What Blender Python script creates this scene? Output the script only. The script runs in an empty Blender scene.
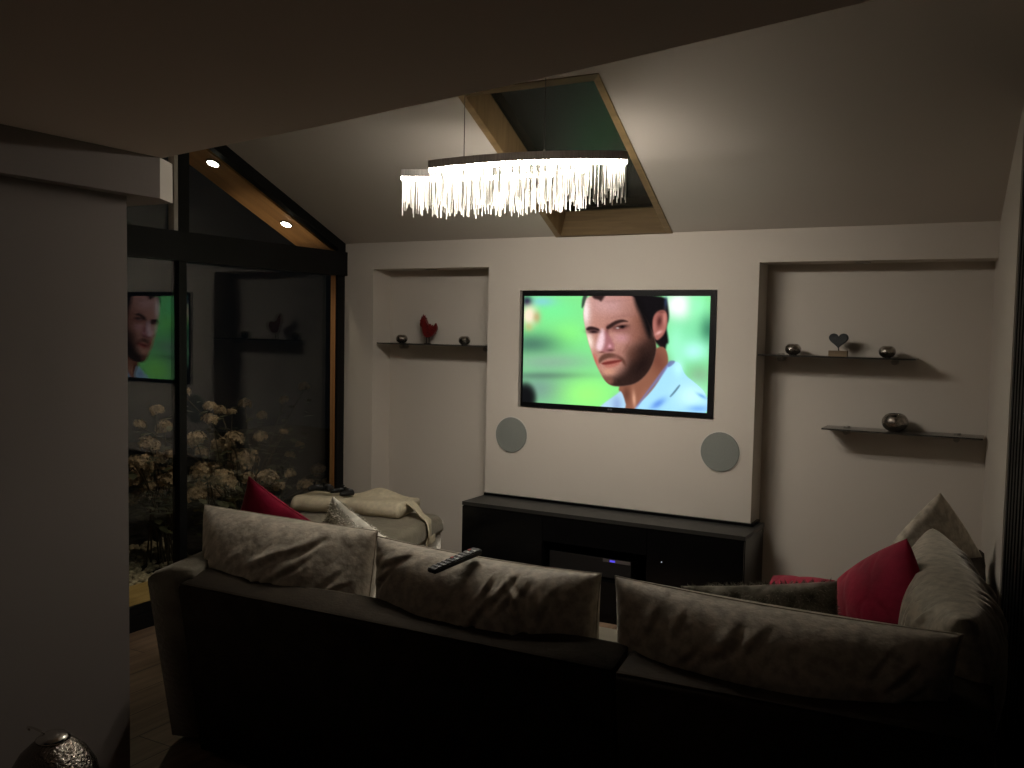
import bpy, bmesh, math, random
import numpy as np
from mathutils import Vector, Matrix, noise

random.seed(7)
scn = bpy.context.scene
COL = scn.collection
PI = math.pi

# ------------------------------------------------------------------ materials
def new_mat(name):
    m = bpy.data.materials.new(name); m.use_nodes = True
    nt = m.node_tree
    for n in list(nt.nodes): nt.nodes.remove(n)
    out = nt.nodes.new('ShaderNodeOutputMaterial')
    return m, nt, out

def pbr(name, col, rough=.6, metal=0., spec=.5, var=0., vscale=8., bump=0., bscale=60., sheen=0.,
        col2=None, coat=0., stretch=(1, 1, 1), detail=4., coords='Object'):
    m, nt, out = new_mat(name)
    b = nt.nodes.new('ShaderNodeBsdfPrincipled')
    nt.links.new(b.outputs[0], out.inputs[0])
    b.inputs['Base Color'].default_value = (*col, 1)
    b.inputs['Roughness'].default_value = rough
    b.inputs['Metallic'].default_value = metal
    b.inputs['Specular IOR Level'].default_value = spec
    if sheen: 
        b.inputs['Sheen Weight'].default_value = sheen
        b.inputs['Sheen Roughness'].default_value = .35
        b.inputs['Sheen Tint'].default_value = (1, .95, .85, 1)
    if coat: b.inputs['Coat Weight'].default_value = coat
    if var or bump or col2:
        tc = nt.nodes.new('ShaderNodeTexCoord'); mp = nt.nodes.new('ShaderNodeMapping')
        mp.inputs['Scale'].default_value = stretch
        nt.links.new(tc.outputs[coords], mp.inputs[0])
    if var or col2:
        n = nt.nodes.new('ShaderNodeTexNoise'); n.inputs['Scale'].default_value = vscale
        n.inputs['Detail'].default_value = detail
        nt.links.new(mp.outputs[0], n.inputs['Vector'])
        r = nt.nodes.new('ShaderNodeValToRGB')
        c2 = col2 or tuple(c*(1-var) for c in col)
        r.color_ramp.elements[0].position = .38; r.color_ramp.elements[1].position = .62
        r.color_ramp.elements[0].color = (*c2, 1); r.color_ramp.elements[1].color = (*col, 1)
        nt.links.new(n.outputs['Fac'], r.inputs[0]); nt.links.new(r.outputs[0], b.inputs['Base Color'])
    if bump:
        n2 = nt.nodes.new('ShaderNodeTexNoise'); n2.inputs['Scale'].default_value = bscale
        n2.inputs['Detail'].default_value = 3
        nt.links.new(mp.outputs[0], n2.inputs['Vector'])
        bp = nt.nodes.new('ShaderNodeBump'); bp.inputs['Strength'].default_value = bump
        bp.inputs['Distance'].default_value = .01
        nt.links.new(n2.outputs['Fac'], bp.inputs['Height']); nt.links.new(bp.outputs[0], b.inputs['Normal'])
    return m

def emit(name, col, s):
    m, nt, out = new_mat(name)
    e = nt.nodes.new('ShaderNodeEmission'); e.inputs[0].default_value = (*col, 1); e.inputs[1].default_value = s
    nt.links.new(e.outputs[0], out.inputs[0]); return m

def pane_mat(name, f0=.08, tint=(.93, .96, .95), rough=0.):
    """clear glazing: Schlick reflection over straight-through transmission"""
    m, nt, out = new_mat(name)
    lw = nt.nodes.new('ShaderNodeLayerWeight'); lw.inputs[0].default_value = .5
    p = nt.nodes.new('ShaderNodeMath'); p.operation = 'POWER'; p.inputs[1].default_value = 5
    nt.links.new(lw.outputs['Facing'], p.inputs[0])
    ma = nt.nodes.new('ShaderNodeMath'); ma.operation = 'MULTIPLY_ADD'
    ma.inputs[1].default_value = 1-f0; ma.inputs[2].default_value = f0
    nt.links.new(p.outputs[0], ma.inputs[0])
    t = nt.nodes.new('ShaderNodeBsdfTransparent'); t.inputs[0].default_value = (*tint, 1)
    g = nt.nodes.new('ShaderNodeBsdfGlossy'); g.inputs['Roughness'].default_value = rough
    mx = nt.nodes.new('ShaderNodeMixShader')
    nt.links.new(ma.outputs[0], mx.inputs[0]); nt.links.new(t.outputs[0], mx.inputs[1]); nt.links.new(g.outputs[0], mx.inputs[2])
    nt.links.new(mx.outputs[0], out.inputs[0]); return m

def wood(name, c1, c2, axis_scale=(2, 30, 30), rough=.5, planks=None):
    m, nt, out = new_mat(name)
    b = nt.nodes.new('ShaderNodeBsdfPrincipled'); b.inputs['Roughness'].default_value = rough
    nt.links.new(b.outputs[0], out.inputs[0])
    tc = nt.nodes.new('ShaderNodeTexCoord'); mp = nt.nodes.new('ShaderNodeMapping')
    mp.inputs['Scale'].default_value = axis_scale
    nt.links.new(tc.outputs['Object'], mp.inputs[0])
    n = nt.nodes.new('ShaderNodeTexNoise'); n.inputs['Scale'].default_value = 1.; n.inputs['Detail'].default_value = 6
    n.inputs['Distortion'].default_value = .6
    nt.links.new(mp.outputs[0], n.inputs['Vector'])
    r = nt.nodes.new('ShaderNodeValToRGB')
    r.color_ramp.elements[0].position = .3; r.color_ramp.elements[1].position = .7
    r.color_ramp.elements[0].color = (*c2, 1); r.color_ramp.elements[1].color = (*c1, 1)
    nt.links.new(n.outputs['Fac'], r.inputs[0])
    last = r.outputs[0]
    if planks:
        mp2 = nt.nodes.new('ShaderNodeMapping'); mp2.inputs['Rotation'].default_value = (0, 0, PI/2)
        nt.links.new(tc.outputs['Object'], mp2.inputs[0])
        br = nt.nodes.new('ShaderNodeTexBrick'); br.inputs['Scale'].default_value = 1
        br.inputs['Brick Width'].default_value = planks[1]; br.inputs['Row Height'].default_value = planks[0]
        br.inputs['Mortar Size'].default_value = .0025
        br.inputs['Color1'].default_value = (1, 1, 1, 1); br.inputs['Color2'].default_value = (.72, .7, .68, 1)
        br.inputs['Mortar'].default_value = (.15, .12, .1, 1)
        nt.links.new(mp2.outputs[0], br.inputs['Vector'])
        mul = nt.nodes.new('ShaderNodeMix'); mul.data_type = 'RGBA'; mul.blend_type = 'MULTIPLY'; mul.inputs[0].default_value = 1
        nt.links.new(last, mul.inputs[6]); nt.links.new(br.outputs['Color'], mul.inputs[7]); last = mul.outputs[2]
    nt.links.new(last, b.inputs['Base Color'])
    return m

M = {}
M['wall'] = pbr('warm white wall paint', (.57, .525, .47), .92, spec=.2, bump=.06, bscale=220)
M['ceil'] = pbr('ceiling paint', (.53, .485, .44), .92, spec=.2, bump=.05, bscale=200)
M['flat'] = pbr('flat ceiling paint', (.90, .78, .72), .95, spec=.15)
M['pillar'] = pbr('wall paint shaded for pillar', (.31, .272, .256), .95, spec=.15)  # wall paint darkened to stand in for the weak light on pillar and beam
M['black'] = pbr('black aluminium', (.005, .005, .0055), .5, spec=.2)
M['oak'] = wood('oak lining', (.25, .165, .078), (.165, .105, .046), (3, 26, 3))
M['oakx_shaded'] = wood('oak lining cross shaded', (.165, .112, .056), (.11, .072, .034), (3, 14, 40))  # same oak, darkened to paint in the shade on the end linings
M['soffit'] = wood('soffit boards', (.74, .38, .14), (.50, .24, .085), (34, 1.8, 1.8), .55)
M['post'] = wood('outside post timber', (.55, .28, .12), (.40, .19, .075), (30, 30, 1.5), .6)
M['floor'] = wood('oak laminate', (.33, .225, .15), (.19, .125, .08), (26, 1.6, 1), .42, planks=(.19, 1.3))
M['deck'] = wood('softwood sleeper', (.50, .34, .12), (.34, .22, .07), (20, 1.6, 3), .7)
M['skirt'] = wood('dark skirting', (.10, .062, .038), (.06, .036, .022), (2, 2, 30), .5)
M['soil'] = pbr('garden soil', (.030, .024, .018), .95, var=.5, vscale=14, bump=.8, bscale=40)
M['pebble'] = pbr('pale pebbles', (.66, .55, .37), .8, var=.45, vscale=16)
M['velvet'] = pbr('crushed taupe velvet', (.52, .46, .375), .60, spec=.25, vscale=30, sheen=1.,
                  col2=(.33, .29, .235), bump=.35, bscale=34, detail=8)
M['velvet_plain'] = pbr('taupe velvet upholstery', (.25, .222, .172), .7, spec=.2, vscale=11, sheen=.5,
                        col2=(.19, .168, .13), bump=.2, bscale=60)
M['velvet_shaded'] = pbr('shaded taupe velvet upholstery', (.040, .031, .022), .8, spec=.1, vscale=12,
                       col2=(.027, .021, .015), bump=.15, bscale=70)  # sofa velvet with the shadow on back and base painted into its colour
M['velvet_lit'] = pbr('lit taupe velvet upholstery', (.14, .122, .09), .7, spec=.2, vscale=11, sheen=.5,
                      col2=(.10, .088, .065), bump=.2, bscale=60)  # lighter copy of the sofa velvet, painting in the light on the arm
M['red'] = pbr('crimson velvet', (.36, .008, .045), .7, spec=.2, var=.35, vscale=9, sheen=.25, bump=.12, bscale=50)
M['fur'] = pbr('grey faux fur', (.34, .32, .27), .9, spec=.1, vscale=14, col2=(.10, .092, .07), sheen=.3)
M['fur_silver'] = pbr('silver faux fur', (.80, .77, .70), .85, spec=.15, vscale=16, col2=(.42, .40, .34), sheen=.8)
M['throw'] = pbr('cream wool throw', (.66, .58, .43), .9, spec=.1, var=.14, vscale=40, bump=.3, bscale=160, sheen=.2)
M['chrome'] = pbr('polished chrome', (.72, .70, .66), .18, metal=1.)
M['mercury'] = pbr('mercury glass', (.50, .46, .42), .16, metal=1., var=.5, vscale=60, bump=.35, bscale=110)
M['rod'] = pbr('aluminium rod', (.80, .78, .74), .30, metal=.55, spec=.5)
M['band'] = pbr('brushed steel band', (.50, .48, .46), .42, metal=.35, var=.25, vscale=50, stretch=(6, 6, .3))
M['led'] = emit('led diffuser', (1., .915, .79), 260.)
M['bulb'] = emit('downlight lens', (1., .87, .68), 40.)
M['gloss'] = pbr('black gloss lacquer', (.003, .003, .0035), .18, spec=.18)
M['satinsteel'] = pbr('satin steel', (.34, .32, .29), .45, metal=.6)
M['blacktop'] = pbr('charcoal glass top', (.020, .020, .019), .42, spec=.4)
M['satin'] = pbr('satin black plastic', (.010, .010, .011), .45, spec=.3)
M['bezel'] = pbr('screen bezel', (.004, .004, .005), .45, spec=.15)
M['grey'] = pbr('grey button rubber', (.22, .22, .24), .6)
M['whiteb'] = pbr('pale button rubber', (.6, .6, .6), .6)
M['redb'] = pbr('red button rubber', (.45, .05, .04), .6)
M['silverstrip'] = pbr('brushed silver trim', (.30, .30, .34), .35, metal=.9)
M['blueled'] = emit('blue power light', (.12, .09, 1.), .8)
M['whiteled'] = emit('white standby light', (.8, .85, 1.), .6)
M['grille'] = pbr('grey speaker cloth', (.215, .23, .215), .85, var=.10, vscale=240)
M['trimwhite'] = pbr('white speaker rim', (.58, .55, .50), .7)
M['shelfglass'] = pbr('smoked glass shelf', (.045, .042, .038), .12, spec=.5)
M['shelfglass'].node_tree.nodes['Principled BSDF'].inputs['Alpha'].default_value = .82
M['roost'] = pbr('red painted tin', (.15, .011, .010), .42, var=.4, vscale=30, coat=.3)
M['wire'] = pbr('dark wire', (.05, .042, .038), .5, metal=.6)
M['slate'] = pbr('black slate', (.016, .020, .022), .6, bump=.4, bscale=60)
M['woodblock'] = wood('driftwood block', (.22, .155, .09), (.14, .095, .055), (6, 40, 40), .7)
M['petal'] = pbr('dried hydrangea petals', (.46, .33, .205), .8, var=.6, vscale=30)
M['leaf'] = pbr('dark leaf', (.075, .075, .034), .6, var=.5, vscale=14)
M['stem'] = pbr('woody stem', (.06, .045, .028), .8)
M['glass'] = pane_mat('window glass', .055)
M['skyglass'] = pane_mat('rooflight glass', .055, (.8, .86, .85), .36)
M['silverpot'] = pbr('hammered silver', (.24, .21, .18), .24, metal=1., bump=.6, bscale=110)

# ------------------------------------------------------------------ mesh helpers
def link_mesh(name, bm, mat, parent=None, smooth=False, bevel=0., seg=2):
    if bevel:
        es = [e for e in bm.edges if len(e.link_faces) == 2 and e.calc_face_angle(0) > .5]
        bmesh.ops.bevel(bm, geom=es, offset=bevel, segments=seg, profile=.5, affect='EDGES', clamp_overlap=True)
    bmesh.ops.recalc_face_normals(bm, faces=bm.faces)
    me = bpy.data.meshes.new(name); bm.to_mesh(me); bm.free()
    if smooth:
        for p in me.polygons: p.use_smooth = True
    me.materials.append(mat)
    o = bpy.data.objects.new(name, me); COL.objects.link(o)
    if parent is not None:
        o.parent = parent
        o.matrix_parent_inverse = world_of(parent).inverted()
    return o

def world_of(o):
    m = Matrix.LocRotScale(o.location, o.rotation_euler, o.scale)
    if o.parent: m = world_of(o.parent) @ o.matrix_parent_inverse @ m
    return m

def thing(name, label, cat, loc=(0, 0, 0), group=None):
    o = bpy.data.objects.new(name, None); COL.objects.link(o)
    o.location = loc; o.empty_display_size = .1
    return tag(o, label, cat, group)

def tag(o, label, cat, group=None):
    o['label'] = label; o['category'] = cat
    if group: o['group'] = group
    return o

def struct(o, label=None):
    o['kind'] = 'structure'
    if label: o['label'] = label
    return o

def box(bm, x0, x1, y0, y1, z0, z1):
    vs = [bm.verts.new(p) for p in ((x0, y0, z0), (x1, y0, z0), (x1, y1, z0), (x0, y1, z0),
                                    (x0, y0, z1), (x1, y0, z1), (x1, y1, z1), (x0, y1, z1))]
    for f in ((0, 3, 2, 1), (4, 5, 6, 7), (0, 1, 5, 4), (1, 2, 6, 5), (2, 3, 7, 6), (3, 0, 4, 7)):
        bm.faces.new([vs[i] for i in f])
    return vs

def hexa(bm, pts):
    vs = [bm.verts.new(p) for p in pts]
    for f in ((0, 3, 2, 1), (4, 5, 6, 7), (0, 1, 5, 4), (1, 2, 6, 5), (2, 3, 7, 6), (3, 0, 4, 7)):
        bm.faces.new([vs[i] for i in f])
    return vs

def prism(bm, poly, z0, z1):
    lo = [bm.verts.new((x, y, z0)) for x, y in poly]; hi = [bm.verts.new((x, y, z1)) for x, y in poly]
    bm.faces.new(lo[::-1]); bm.faces.new(hi)
    n = len(poly)
    for i in range(n): bm.faces.new((lo[i], lo[(i+1) % n], hi[(i+1) % n], hi[i]))

def loft(bm, rings, cap=True):
    R = [[bm.verts.new(p) for p in r] for r in rings]
    n = len(R[0])
    for a, b in zip(R[:-1], R[1:]):
        for i in range(n): bm.faces.new((a[i], a[(i+1) % n], b[(i+1) % n], b[i]))
    if cap: bm.faces.new(R[0][::-1]); bm.faces.new(R[-1])

def tube(bm, pts, r, n=8):
    pts = [Vector(p) for p in pts]; rings = []
    for i, p in enumerate(pts):
        d = (pts[min(i+1, len(pts)-1)]-pts[max(i-1, 0)]).normalized()
        a = d.orthogonal().normalized() if i == 0 else (a - d*a.dot(d)).normalized()
        b = d.cross(a); rr = r[i] if isinstance(r, (list, tuple)) else r
        rings.append([p+a*rr*math.cos(2*PI*k/n)+b*rr*math.sin(2*PI*k/n) for k in range(n)])
    loft(bm, rings)

def lathe(bm, prof, c=(0, 0, 0), n=32):
    rings = [[(c[0]+r*math.cos(2*PI*k/n), c[1]+r*math.sin(2*PI*k/n), c[2]+z) for k in range(n)] for r, z in prof]
    loft(bm, rings)

def disc_y(bm, cx, y0, y1, cz, r, n=48, r2=None):
    r2 = r if r2 is None else r2
    loft(bm, [[(cx+q*math.cos(2*PI*k/n), y, cz+q*math.sin(2*PI*k/n)) for k in range(n)] for y, q in ((y1, r), (y0, r2))])

def B(): return bmesh.new()

def bx(name, mat, parent, *dims, bevel=0., seg=2, smooth=False):
    b = B(); box(b, *dims); return link_mesh(name, b, mat, parent, smooth=smooth, bevel=bevel, seg=seg)

LEDH = .014
# ------------------------------------------------------------------ key dimensions (metres)
XW = -2.028            # glazed left wall plane
ZJ, SL = 2.238, .431   # where the sloped ceiling meets the TV wall, and its pitch
XL, XR = -.864, .845   # chimney breast
ND = .20               # niche depth
ZN = 2.060             # niche head
ZF = 2.232              # flat ceiling
def xright(y): return 1.998-.088*y
def zroof(y): return ZJ-SL*y

# ------------------------------------------------------------------ camera
cam = bpy.data.cameras.new('camera'); co = bpy.data.objects.new('camera', cam); COL.objects.link(co)
f_px, yaw, pit, rol = 916.3, .4998, .0605, .0191
fw = Vector((-math.sin(yaw)*math.cos(pit), math.cos(yaw)*math.cos(pit), -math.sin(pit)))
rt = Vector((math.cos(yaw), math.sin(yaw), 0)); up = rt.cross(fw)
r2 = rt*math.cos(rol)+up*math.sin(rol); u2 = -rt*math.sin(rol)+up*math.cos(rol)
mw = Matrix((r2, u2, -fw)).transposed().to_4x4(); mw.translation = (2.0824, -5.0593, 1.6735)
co.matrix_world = mw
cam.sensor_width = 36; cam.lens = f_px/1024*36; cam.clip_start = .05
scn.camera = co

# ------------------------------------------------------------------ room shell
b = B(); prism(b, [(-2.1, .45), (2.6, .45), (2.6, -6.4), (-2.1, -6.4)], -.12, 0)
struct(link_mesh('floor', b, M['floor']))

b = B()   # TV wall: breast with a recess for the set, two niches, head above, nib on the left
box(b, XL, -.636, 0, .5, 0, ZN); box(b, .616, XR, 0, .5, 0, ZN)
box(b, -.636, .616, 0, .5, 0, 1.185); box(b, -.636, .616, 0, .5, 1.912, ZN); box(b, -.636, .616, .09, .5, 1.185, 1.912)
box(b, -2.2, 2.2, 0, .5, ZN, ZJ)
box(b, -2.028, -1.775, 0, .5, 0, ZN)
box(b, -1.775, XL, ND, .5, 0, ZN); box(b, XR, 2.2, ND, .5, 0, ZN)
struct(link_mesh('wall_back', b, M['wall']))

b = B()   # right wall, slightly splayed, up to the roof
pts = [(xright(.5), .5), (xright(-.9), -.9), (xright(-.9)+.25, -.9), (xright(.5)+.25, .5)]
hexa(b, [(x, y, 0) for x, y in pts]+[(x, y, 4.0) for x, y in pts])
y0, y1 = -.9, -3.6
pts = [(xright(y0), y0), (xright(y1), y1), (xright(y1)+.25, y1), (xright(y0)+.25, y0)]
hexa(b, [(x, y, 2.75) for x, y in pts]+[(x, y, 4.0) for x, y in pts])
struct(link_mesh('wall_right', b, M['wall']))

b = B()   # tall black door set in the right wall
y0, y1 = -.905, -2.4
def rw(y, d): return (xright(y)+d, y)
def rbox(bm, ya, yb, d0, d1, za, zb):
    p = [rw(ya, d0), rw(yb, d0), rw(yb, d1), rw(ya, d1)]
    hexa(bm, [(x, y, za) for x, y in p]+[(x, y, zb) for x, y in p])
rbox(b, y0, y1, .012, .09, 0, 2.75)
d2 = link_mesh('door_2', b, M['black']); struct(d2, 'tall black door at the right end of the room')
for k in range(14):
    b = B(); ya = y0-.02-k*.105
    rbox(b, ya, ya-.055, .004, .02, .02, 2.73); link_mesh('door_rib', b, M['black'], d2)

b = B()   # sloped ceiling with the rooflight opening
def sk_l(t): return -.394+.0645*t     # left and right sides of the opening, t = metres out from the TV wall
def sk_r(t): return .346+.0665*t
T0, T1 = .0, 1.30
def sp(x, t, w=0.):
    n = Vector((0, SL, 1)).normalized()
    return Vector((x, -t, ZJ+SL*t))+n*w
def slab(bm, quad, w0, w1):
    hexa(bm, [sp(x, t, w0) for x, t in quad]+[sp(x, t, w1) for x, t in quad])
TR = 3.6
slab(b, [(-2.2, -.1), (sk_l(-.1), -.1), (sk_l(TR), TR), (-2.2, TR)], 0, .02)
slab(b, [(sk_r(-.1), -.1), (2.6, -.1), (2.6, TR), (sk_r(TR), TR)], 0, .02)
slab(b, [(sk_l(T1), T1), (sk_r(T1), T1), (sk_r(TR), TR), (sk_l(TR), TR)], 0, .02)
slab(b, [(sk_l(-.1), -.1), (sk_r(-.1), -.1), (sk_r(T0), T0), (sk_l(T0), T0)], 0, .02)
struct(link_mesh('ceiling', b, M['ceil']))

b = B()   # low flat ceiling nearer the camera
prism(b, [(-0.499, -2.857), (0.356, -3.03), (1.235, -3.23), (1.86, -3.403), (2.584, -3.607), (2.6, -6.4), (-2.1, -6.4), (-2.1, -2.857)], ZF, 3.75)
struct(link_mesh('ceiling_front', b, M['flat']))

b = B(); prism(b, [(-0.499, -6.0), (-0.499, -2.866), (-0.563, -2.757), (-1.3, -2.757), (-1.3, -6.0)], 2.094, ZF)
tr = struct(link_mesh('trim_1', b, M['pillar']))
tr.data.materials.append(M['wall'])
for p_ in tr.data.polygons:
    if p_.normal.x > .5 and p_.normal.y > .2: p_.material_index = 1   # lighter tone paints in the lamp light on the splayed end
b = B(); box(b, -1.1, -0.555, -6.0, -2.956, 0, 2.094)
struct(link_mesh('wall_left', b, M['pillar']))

b = B(); box(b, -1.775, XL, ND-.016, ND, 0, .09); box(b, XR, xright(.2), ND-.016, ND, 0, .09)
box(b, -2.0, -1.775, -.016, 0, 0, .09)
struct(link_mesh('baseboard_back', b, M['skirt']))

# unlit recessed spots in the niche heads
for x, lab in ((-1.38, 'small recessed spotlight, unlit, in the head of the left niche'),
               (1.36, 'small recessed spotlight, unlit, in the head of the right niche')):
    t = thing('recessed_spotlight', lab, 'light', (x, .12, ZN), 'niche spotlights')
    b = B(); lathe(b, [(.028, 0), (.04, 0), (.04, -.006), (.028, -.006)], (x, .12, ZN), 24); link_mesh('trim_ring', b, M['band'], t)
    b = B(); lathe(b, [(.0005, -.002), (.028, -.002), (.028, .0), (.0005, .0)], (x, .12, ZN), 24); link_mesh('lens', b, M['grey'], t)

# ------------------------------------------------------------------ rooflight
rl = struct(thing('window_3', 'oak lined rooflight in the sloped ceiling above the lamp', 'window', (0, -.6, 2.5)))
TH, DP = .038, .19
def board(name, quad_in, quad_out, mat):
    b = B()
    hexa(b, [sp(*quad_in[0], -.006), sp(*quad_in[1], -.006), sp(*quad_out[1], -.006), sp(*quad_out[0], -.006),
             sp(*quad_in[0], DP), sp(*quad_in[1], DP), sp(*quad_out[1], DP), sp(*quad_out[0], DP)])
    return link_mesh(name, b, mat, rl)
cin = [(sk_l(T0)+TH, T0+.012), (sk_r(T0)-TH, T0+.012), (sk_r(T1)-TH, T1-TH), (sk_l(T1)+TH, T1-TH)]
cout = [(sk_l(T0), T0-.004), (sk_r(T0), T0-.004), (sk_r(T1), T1), (sk_l(T1), T1)]
board('lining_board', (cin[0], cin[1]), (cout[0], cout[1]), M['oakx_shaded'])
board('lining_board', (cin[1], cin[2]), (cout[1], cout[2]), M['oak'])
board('lining_board', (cin[2], cin[3]), (cout[2], cout[3]), M['oakx_shaded'])
board('lining_board', (cin[3], cin[0]), (cout[3], cout[0]), M['oak'])
b = B(); slab(b, [cin[0], cin[1], cin[2], cin[3]], DP-.03, DP-.022); link_mesh('pane', b, M['skyglass'], rl)
b = B()
def lerp2(p, q, a): return (p[0]+(q[0]-p[0])*a, p[1]+(q[1]-p[1])*a)
cc = ((cin[0][0]+cin[2][0])/2, (cin[0][1]+cin[2][1])/2)
ins = [lerp2(c, cc, .05) for c in cin]
for i in range(4):
    j = (i+1) % 4
    slab(b, [cin[i], cin[j], ins[j], ins[i]], DP-.022, DP+.03)
link_mesh('sash', b, M['black'], rl)

# ------------------------------------------------------------------ glazed left wall
YP0, YP1 = -1.452, -1.370     # post
w1 = struct(thing('window_1', 'black framed gable glazing above the sliding door', 'window', (XW, -.7, 2.2)))
def lx(name, y0, y1, z0, z1, x0=-2.09, x1=XW+.012, par=None, mat='black'):
    b = B(); box(b, x0, x1, y0, y1, z0, z1); return link_mesh(name, b, M[mat], par if par is not None else w1)
lx('transom', -3.4, .0, 2.015, 2.178, -2.065, XW+.03)
lx('corner_post', -.075, .0, 0.0, 2.26, -2.04, XW+.008)
b = B(); hexa(b, [(-2.064, .0, 2.165), (XW+.012, .0, 2.165), (XW+.012, -2.2, 2.165+SL*2.2), (-2.064, -2.2, 2.165+SL*2.2),
                 (-2.064, .0, 2.245), (XW+.012, .0, 2.245), (XW+.012, -2.2, 2.245+SL*2.2), (-2.064, -2.2, 2.245+SL*2.2)])
link_mesh('rafter', b, M['black'], w1)
lx('mullion', -1.448, -1.376, 2.17, 2.88)
lx('plaster_strip', -1.475, -1.448, 2.17, 2.88, -2.07, XW+.004, mat='wall')
b = B()
def ypane(bm, poly, x0, x1):
    a = [bm.verts.new((x0, y, z)) for y, z in poly]; c = [bm.verts.new((x1, y, z)) for y, z in poly]
    bm.faces.new(a); bm.faces.new(c[::-1])
    for i in range(len(poly)): j = (i+1) % len(poly); bm.faces.new((a[i], a[j], c[j], c[i]))
ypane(b, [(-.02, 2.17), (-1.38, 2.17), (-1.38, zroof(-1.38)-.03), (-.02, 2.21)], -2.062, -2.050); link_mesh('pane', b, M['glass'], w1)
b = B(); ypane(b, [(-1.45, 2.17), (-3.3, 2.17), (-3.3, 3.4), (-1.45, zroof(-1.45)-.03)], -2.062, -2.050); link_mesh('pane', b, M['glass'], w1)

d1 = struct(thing('door_1', 'black framed sliding glass door to the garden', 'door', (XW, -1.0, 0)))
lx('sill', -3.4, .0, 0, .083, -2.05, XW+.02, d1)
lx('stile', -1.452, -1.400, .083, 2.015, -2.055, XW+.016, d1)
lx('stile', -1.425, -1.366, .083, 2.015, -2.10, -2.06, d1)
lx('rail', -3.4, -1.45, .083, .13, -2.055, XW+.005, d1); lx('rail', -1.37, -.07, .083, .13, -2.10, -2.06, d1)
lx('stile', -3.4, -3.33, .083, 2.015, -2.055, XW+.005, d1)
b = B(); ypane(b, [(-.05, .1), (-1.39, .1), (-1.39, 2.03), (-.05, 2.03)], -2.088, -2.072); link_mesh('pane', b, M['glass'], d1)
b = B(); ypane(b, [(-1.43, .1), (-3.34, .1), (-3.34, 2.03), (-1.43, 2.03)], -2.046, -2.032); link_mesh('pane', b, M['glass'], d1)

# outside: soffit, post, deck, beds
b = B()
def sof(y): return 2.172-SL*y
hexa(b, [(-2.10, .05, sof(.05)), (-2.36, .05, sof(.05)), (-2.36, -2.4, sof(-2.4)), (-2.10, -2.4, sof(-2.4)),
         (-2.10, .05, sof(.05)+.03), (-2.36, .05, sof(.05)+.03), (-2.36, -2.4, sof(-2.4)+.03), (-2.10, -2.4, sof(-2.4)+.03)])
struct(link_mesh('trim_2', b, M['soffit']), 'timber soffit under the eaves outside the gable glass')
b = B(); box(b, -2.13, -2.08, -.018, .06, 0, 2.16)
struct(link_mesh('trim_3', b, M['post']), 'timber post outside the corner of the glazing')
b = B(); box(b, -9, -2.1, -8, 7, -.2, -.07); struct(link_mesh('ground', b, M['soil']))
for k, (x0, x1, lab) in enumerate(((-2.42, -2.13, 'timber deck board lying right outside the sliding door'),
                                   (-2.80, -2.435, 'timber deck board lying beside the pebble bed'))):
    b = B(); box(b, x0, x1, -4, 1.2, -.07, -.012-.004*k)
    tag(link_mesh('deck_board', b, M['deck'], bevel=.004, seg=1), lab, 'decking', 'timber deck boards outside')
b = B()
rnd = random.Random(3)
for _ in range(1500):
    x = rnd.uniform(-3.75, -2.84); y = rnd.uniform(-2.2, -.05)
    if y > -.12-(x+3.7)*.62+.1: continue
    r = rnd.uniform(.014, .030)
    mt = Matrix.LocRotScale((x, y, -.066+r*.5+rnd.random()*.022), Matrix.Rotation(rnd.uniform(0, PI), 3, 'Z'),
                            (r*rnd.uniform(.9, 1.35), r, r*rnd.uniform(.55, .8)))
    bmesh.ops.create_icosphere(b, subdivisions=1, radius=1, matrix=mt)
g = link_mesh('pebble_bed', b, M['pebble'], smooth=True); tag(g, 'bed of pale pebbles beside the timber deck outside the glass', 'gravel'); g['kind'] = 'stuff'

# downlights in the soffit
for y, x, lab in ((-1.06, -2.165, 'lit round downlight in the soffit, upper one by the mullion'),
                  (-.392, -2.20, 'lit round downlight in the soffit, lower one near the corner')):
    nrm = Vector((0, -SL, -1)).normalized(); c = Vector((x, y, sof(y)))
    q = Vector((0, 0, 1)).rotation_difference(nrm).to_matrix()
    t = thing('downlight', lab, 'light', c, 'soffit downlights')
    def lt(name, prof, mat):
        b = B(); lathe(b, prof, (0, 0, 0), 28); bmesh.ops.transform(b, matrix=Matrix.Translation(c) @ q.to_4x4(), verts=b.verts)
        return link_mesh(name, b, mat, t, smooth=False)
    lt('trim_ring', [(.034, .0), (.044, .0), (.042, .005), (.034, .008)], M['wire'])
    lt('lens', [(.0005, -.002), (.034, -.002), (.034, .008), (.0005, .016)], M['bulb'])
    li = bpy.data.lights.new('downlight_beam', 'SPOT'); li.energy = 20; li.color = (1, .82, .6); li.spot_size = 2.5; li.spot_blend = .8; li.shadow_soft_size = .03
    lo = bpy.data.objects.new('downlight_beam', li); COL.objects.link(lo); lo.location = c+nrm*.02
    lo.rotation_euler = Vector((0, 0, -1)).rotation_difference((nrm+Vector((-.28, 0, -.2))).normalized()).to_euler()

# fill light added on the deck to brighten the soffit, no known fitting
ux, uy = -2.50, -.40
b = B(); lathe(b, [(.034, 0), (.034, .050), (.028, .050), (.028, .012), (.0005, .012)], (ux, uy, -.016), 20)
struct(link_mesh('added_uplight_housing', b, M['wire']), 'small round housing of an added fill light on the timber deck outside')
li = bpy.data.lights.new('added_soffit_fill', 'SPOT'); li.spot_size = .36; li.spot_blend = 1.; li.energy = 46; li.color = (1, .78, .52); li.shadow_soft_size = .02
lo = bpy.data.objects.new('added_soffit_fill', li); COL.objects.link(lo); lo.location = (ux, uy, .045)
lo.rotation_euler = Vector((0, 0, -1)).rotation_difference(Vector((-2.25-ux, -.42-uy, 2.32)).normalized()).to_euler()

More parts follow.
